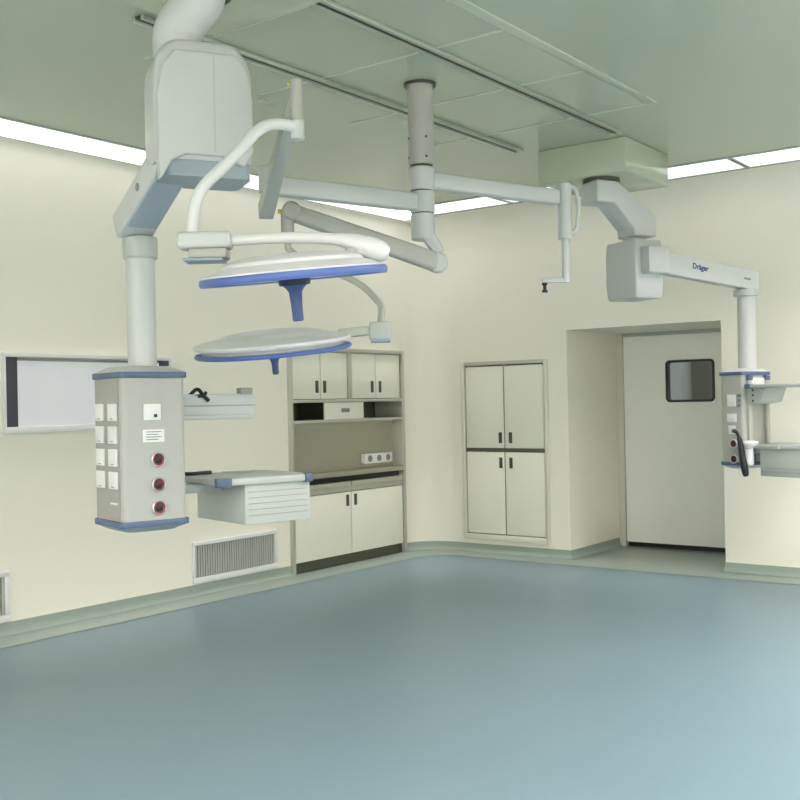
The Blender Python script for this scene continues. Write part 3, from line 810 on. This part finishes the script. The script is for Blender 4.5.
# lower bracket of the column and spring arm of the farther head
k = MB(); k.beam((SXc + 0.005, SYc + 0.005, 2.375), (-3.24, 4.70, 2.25), 0.085, 0.075, 0.012, 3, w1=0.07, h1=0.06); k.build('angled_bracket', M['enamel'], t)
k = MB(); k.cyl((-3.275, 4.715, 2.20), (-3.225, 4.66, 2.20), 0.054, 28, bev=0.008); k.build('hinge', M['enamel'], t)
k = MB(); k.beam((-3.25, 4.69, 2.20), (-3.64, 3.955, 2.425), 0.07, 0.105, 0.02, 3, h1=0.085); k.build('spring_arm', M['enamel_warm'], t)
k = MB(); k.cyl((-3.672, 3.985, 2.428), (-3.61, 3.93, 2.428), 0.048, 28, bev=0.008); k.build('hinge', M['enamel_warm'], t)
k = MB(); k.cyl((-3.655, 3.945, 2.43), (-3.655, 3.945, 2.27), 0.034, 26, bev=0.004); k.build('lamp_stem', M['enamel_warm'], t)
k = MB(); k.cyl((-3.668, 3.912, 2.425), (-3.672, 3.900, 2.425), 0.012, 12); k.build('marker_dot', M['yellow'], t)
k = MB(); k.tube([(-3.655, 3.945, 2.28), (-3.645, 3.95, 2.23), (-3.55, 4.0, 2.165), (-3.33, 4.085, 2.055), (-3.20, 4.085, 1.955), (-3.145, 4.05, 1.905), (-3.135, 4.03, 1.85), (-3.135, 4.022, 1.80)], 0.017, 14, 5); k.build('curved_arm', M['tube_grey'], t)
k = MB(frame_mtx((-3.135, 4.022, 0), 38)); k.box((-0.052, -0.04, 1.752), (0.052, 0.04, 1.84), 0.01, 3); k = k.build('yoke_joint', M['light_grey'], t)
q = MB(frame_mtx((-3.135, 4.022, 0), 38)); q.box((-0.045, -0.043, 1.742), (0.05, 0.043, 1.756), 0.003); q.build('joint_plate', M['grey_under'], k)
k = MB(); k.beam((-3.17, 3.99, 1.80), (-3.29, 3.89, 1.785), 0.05, 0.044, 0.008, 2); k.build('yoke_link', M['tube_grey'], t)

# ------------------------------------------------------------------ right ceiling pendant
t = empty('ceiling_pendant', (-3.27, 6.8, ZC), 'white ceiling pendant near the door, hung from a square ceiling box', 'medical pendant')
b_ = MB(); b_.box((-3.60, 6.44, 2.94), (-2.95, 7.15, ZC - 0.0005), 0.008); b_.build('mounting_box', M['ceiling'], t)
k = MB(); k.cyl((-3.20, 6.59, 2.94), (-3.20, 6.59, 2.912), 0.125, 36); k.build('bearing_ring', M['slot'], t)
em = frame_mtx((-3.19, 6.56, 0), 62)
k = MB(em)
k.prism([(-0.10, 2.912), (0.07, 2.912), (0.39, 2.70), (0.39, 2.55), (0.20, 2.55), (0.20, 2.60), (0.04, 2.765), (-0.10, 2.765)], -0.10, 0.10, axis='y', bevel=0.014, seg=3)
k.build('elbow', M['enamel'], t)
hx, hy = -3.073, 6.81
k = MB(); k.cyl((hx, hy, 2.56), (hx, hy, 2.50), 0.072, 32); k.build('neck_ring', M['light_grey'], t)
Rm = frame_mtx((hx, hy, 0), 63)
k = MB(Rm)
rows = [(2.125, 0.9), (2.14, 0.95), (2.22, 1.0), (2.44, 1.0), (2.50, 0.97), (2.52, 0.93)]
rings = []
for z, s in rows:
    rings.append([k.bm.verts.new((u, v, z)) for u, v in rrect(-0.12 * s, 0.12 * s, -0.17 * s, 0.17 * s, 0.022, 5)])
for A, B in zip(rings, rings[1:]):
    for i in range(len(A)): k.bm.faces.new((A[i], A[(i + 1) % len(A)], B[(i + 1) % len(A)], B[i]))
k.bm.faces.new(rings[0]); k.bm.faces.new(rings[-1]); k._xf(k.bm.verts[:])
k.build('housing', M['enamel'], t, angle=40)
CXR, CYR = -2.575, 7.62
o_ = Rm @ V((-0.02, -0.205, 2.372)); p_ = V((CXR + 0.045, CYR + 0.06, 2.262))
k = MB(Rm); k.box((-0.075, -0.255, 2.285), (0.10, -0.165, 2.465), 0.01, 2); k.build('arm_root', M['enamel'], t)
a0 = Rm @ V((-0.07, -0.21, 2.372)); a1 = V((-2.528, 7.672, 2.272))
k = MB(); k.beam(a0, a1, 0.085, 0.150, 0.008, 2, h1=0.135); arm = k.build('arm', M['enamel'], t)
td = (a1 - a0).normalized(); sd = td.cross(V((0, 0, 1))).normalized(); ud = sd.cross(td)
def on_arm(s, off=0.0):
    pos = a0.lerp(a1, s) + sd * 0.0436 + ud * off
    mt = Matrix((( td.x, ud.x, sd.x, pos.x), (td.y, ud.y, sd.y, pos.y), (td.z, ud.z, sd.z, pos.z), (0, 0, 0, 1)))
    return mt
text_mesh('lettering', 'Dräger', 0.055, on_arm(0.44, 0.012), M['ink'], arm, 0.0012)
k = MB(on_arm(0.88, 0.0)); k.box((-0.035, -0.008, 0.0), (0.035, 0.008, 0.001)); k.build('type_mark', M['ink_grey'], arm)
k = MB(); k.cyl((CXR, CYR, 2.215), (CXR, CYR, 2.165), 0.088, 32, bev=0.004); k.build('collar', M['light_grey'], t)
k = MB(); k.cyl((CXR, CYR, 2.175), (CXR, CYR, 1.62), 0.064, 36); k.build('column', M['enamel'], t)
RA = 72
Hr = frame_mtx((-2.556, 7.461, 0), RA)
RW, RD = 0.311, 0.20
head(Hr, RW, RD, 0.925, 1.625, t)
# left face: socket plates and outlets
for z in (1.105, 0.995):
    gas_outlet(Hr, V((-0.0002, 0.085, z)), LN, 0.033, t)
for (z, h, w) in ((1.415, 0.085, 0.07), (1.29, 0.06, 0.08), (1.205, 0.06, 0.06)):
    pl = MB(Hr); pl.box((-0.006, 0.10 - w / 2, z - h / 2), (0.0, 0.10 + w / 2, z + h / 2), 0.002); pl.build('outlet_plate', M['white'], t)
for z in (1.45, 1.415, 1.38):
    pl = MB(Hr); pl.box((-0.006, 0.02, z - 0.011), (0.0, 0.048, z + 0.011), 0.002); pl.build('status_key', M['ink_grey'], t)
# equipment rails on the right face
for x in (0.055, 0.255):
    k = MB(Hr); k.box((x - 0.018, -0.022, 0.98), (x + 0.018, 0.0, 1.585), 0.004); k.build('equipment_rail', M['tube_grey'], t)
    k = MB(Hr); k.box((x - 0.024, -0.028, 1.558), (x + 0.024, 0.0, 1.592), 0.004); k.build('rail_cap', M['steel_blue'], t)
k = MB(Hr); k.box((0.075, -0.012, 1.50), (0.235, 0.0, 1.575), 0.003); k.build('rail_plate', M['white'], t)
k = MB(Hr); k.box((0.04, -0.026, 0.975), (0.10, 0.0, 1.03), 0.004); k.build('rail_foot', M['steel_blue'], t)
# upper shelf
k = MB(Hr)
k.prism([(-0.02, -0.04), (0.33, -0.04), (0.33, -0.60), (-0.02, -0.60)], 1.502, 1.526, bevel=0.006)
k.build('upper_shelf', M['light_grey'], t)
k = MB(Hr); k.box((-0.03, -0.075, 1.496), (0.02, -0.03, 1.53), 0.006); k.build('corner_bumper', M['steel_blue'], t)
k = MB(Hr); k.box((-0.03, -0.61, 1.496), (0.02, -0.565, 1.53), 0.006); k.build('corner_bumper', M['steel_blue'], t)
k = MB(Hr); k.prism([(-0.022, 1.385), (-0.12, 1.40), (-0.16, 1.50), (-0.022, 1.50)], 0.03, 0.28, axis='x', bevel=0.006); k.build('shelf_bracket', M['light_grey'], t)
for z in (1.485, 1.45, 1.41):
    k = MB(Hr); k.cyl((0.03, -0.06, z), (0.026, -0.06, z), 0.008, 10); k.build('screw', M['slot'], t)
# lower shelf with drawer
k = MB(Hr)
k.prism([(-0.03, -0.06), (0.36, -0.06), (0.36, -0.62), (-0.03, -0.62)], 1.075, 1.105, bevel=0.006)
k.build('lower_shelf', M['light_grey'], t)
k = MB(Hr); k.box((-0.036, -0.31, 1.07), (0.0, -0.26, 1.108), 0.005); k.build('corner_bumper', M['tube_grey'], t)
k = MB(Hr); k.box((-0.015, -0.62, 0.885), (0.34, -0.14, 1.075), 0.005); dr = k.build('drawer_unit', M['light_grey'], t)
for z in (0.915, 0.94):
    k = MB(Hr); k.box((-0.018, -0.61, z), (-0.0145, -0.15, z + 0.003)); k.build('groove', M['panel_grey'], dr)
k = MB(Hr); k.box((0.03, -0.15, 1.04), (0.28, -0.02, 1.076), 0.004); k.build('shelf_bracket', M['light_grey'], t)
# holder cup on the front edge
hc = Hr @ V((-0.02, -0.055, 0))
k = MB(); k.lathe([(0, 1.075), (0.036, 1.075), (0.058, 1.092), (0.066, 1.115), (0.062, 1.128), (0.03, 1.134), (0, 1.134)], 28, Matrix.Translation((hc.x, hc.y, 0))); k.build('holder_cup', M['white'], t)
k = MB(); k.cyl((hc.x, hc.y, 1.085), (hc.x, hc.y, 0.955), 0.034, 24, r1=0.03, bev=0.008); k.build('holder_tube', M['white'], t)
# black hose handle hanging on the holder
n = Hr.to_3x3() @ V((-0.6, -0.8, 0)); n.normalize()
s_ = Hr.to_3x3() @ V((0.8, -0.6, 0)); s_.normalize()
b0 = hc + n * 0.070 - s_ * 0.06
def hp(s, z, o=0.0): return V((b0.x + s_.x * s + n.x * o, b0.y + s_.y * s + n.y * o, z))
k = MB()
k.tube([hp(-0.075, 1.205), hp(-0.05, 1.198), hp(-0.03, 1.16), hp(-0.018, 1.10), hp(-0.008, 1.02), hp(0.006, 0.94), hp(0.014, 0.885)], [0.013, 0.014, 0.014, 0.014, 0.013, 0.012, 0.012, 0.011, 0.011, 0.012, 0.014, 0.016, 0.018, 0.019, 0.02, 0.021, 0.022, 0.022, 0.022, 0.021, 0.022, 0.023, 0.024, 0.025, 0.026, 0.026, 0.025, 0.024, 0.023, 0.02, 0.015], 14, 5)
o = k.build('hanging_hose_handle', M['black']); tag(o, 'black curved handheld hose handle hanging in front of the right equipment head', 'handle')
k = MB(); k.lathe([(0, 0), (0.012, 0.002), (0.016, 0.012), (0.010, 0.028), (0, 0.032)], 16, Matrix.Translation(Hr @ V((0.15, 0.06, 1.6475))))
o = k.build('knob', M['tube_grey']); tag(o, 'tiny grey knob standing on top of the right equipment head', 'knob')

# ------------------------------------------------------------------ camera and render look
f_px, yaw, roll = 1055.5, math.radians(36.925), 0.0201
el = math.atan(2.34 / f_px)
F0 = V((-math.sin(yaw), math.cos(yaw), 0)); R0 = V((math.cos(yaw), math.sin(yaw), 0)); Z = V((0, 0, 1))
F = F0 * math.cos(el) + Z * math.sin(el); U0 = Z * math.cos(el) - F0 * math.sin(el)
right = R0 * math.cos(roll) - U0 * math.sin(roll); up = R0 * math.sin(roll) + U0 * math.cos(roll)
cam = bpy.data.cameras.new('camera'); cam.sensor_width = 36; cam.lens = 36 * f_px / 800; cam.clip_start = 0.05
co = bpy.data.objects.new('camera', cam); COL.objects.link(co)
co.matrix_world = Matrix(((right.x, up.x, -F.x, 0), (right.y, up.y, -F.y, 0), (right.z, up.z, -F.z, 1.45), (0, 0, 0, 1)))
scene.camera = co

w = bpy.data.worlds.new('world'); scene.world = w; w.use_nodes = True
w.node_tree.nodes['Background'].inputs[0].default_value = (0.5, 0.5, 0.5, 1)
w.node_tree.nodes['Background'].inputs[1].default_value = 0.05
vs = scene.view_settings
vs.view_transform = 'Standard'; vs.look = 'None'; vs.gamma = 1; vs.use_curve_mapping = False
vs.exposure = 1.52
scene.cycles.use_denoising = True
scene.cycles.max_bounces = 12
scene.cycles.diffuse_bounces = 6
scene.cycles.sample_clamp_indirect = 6
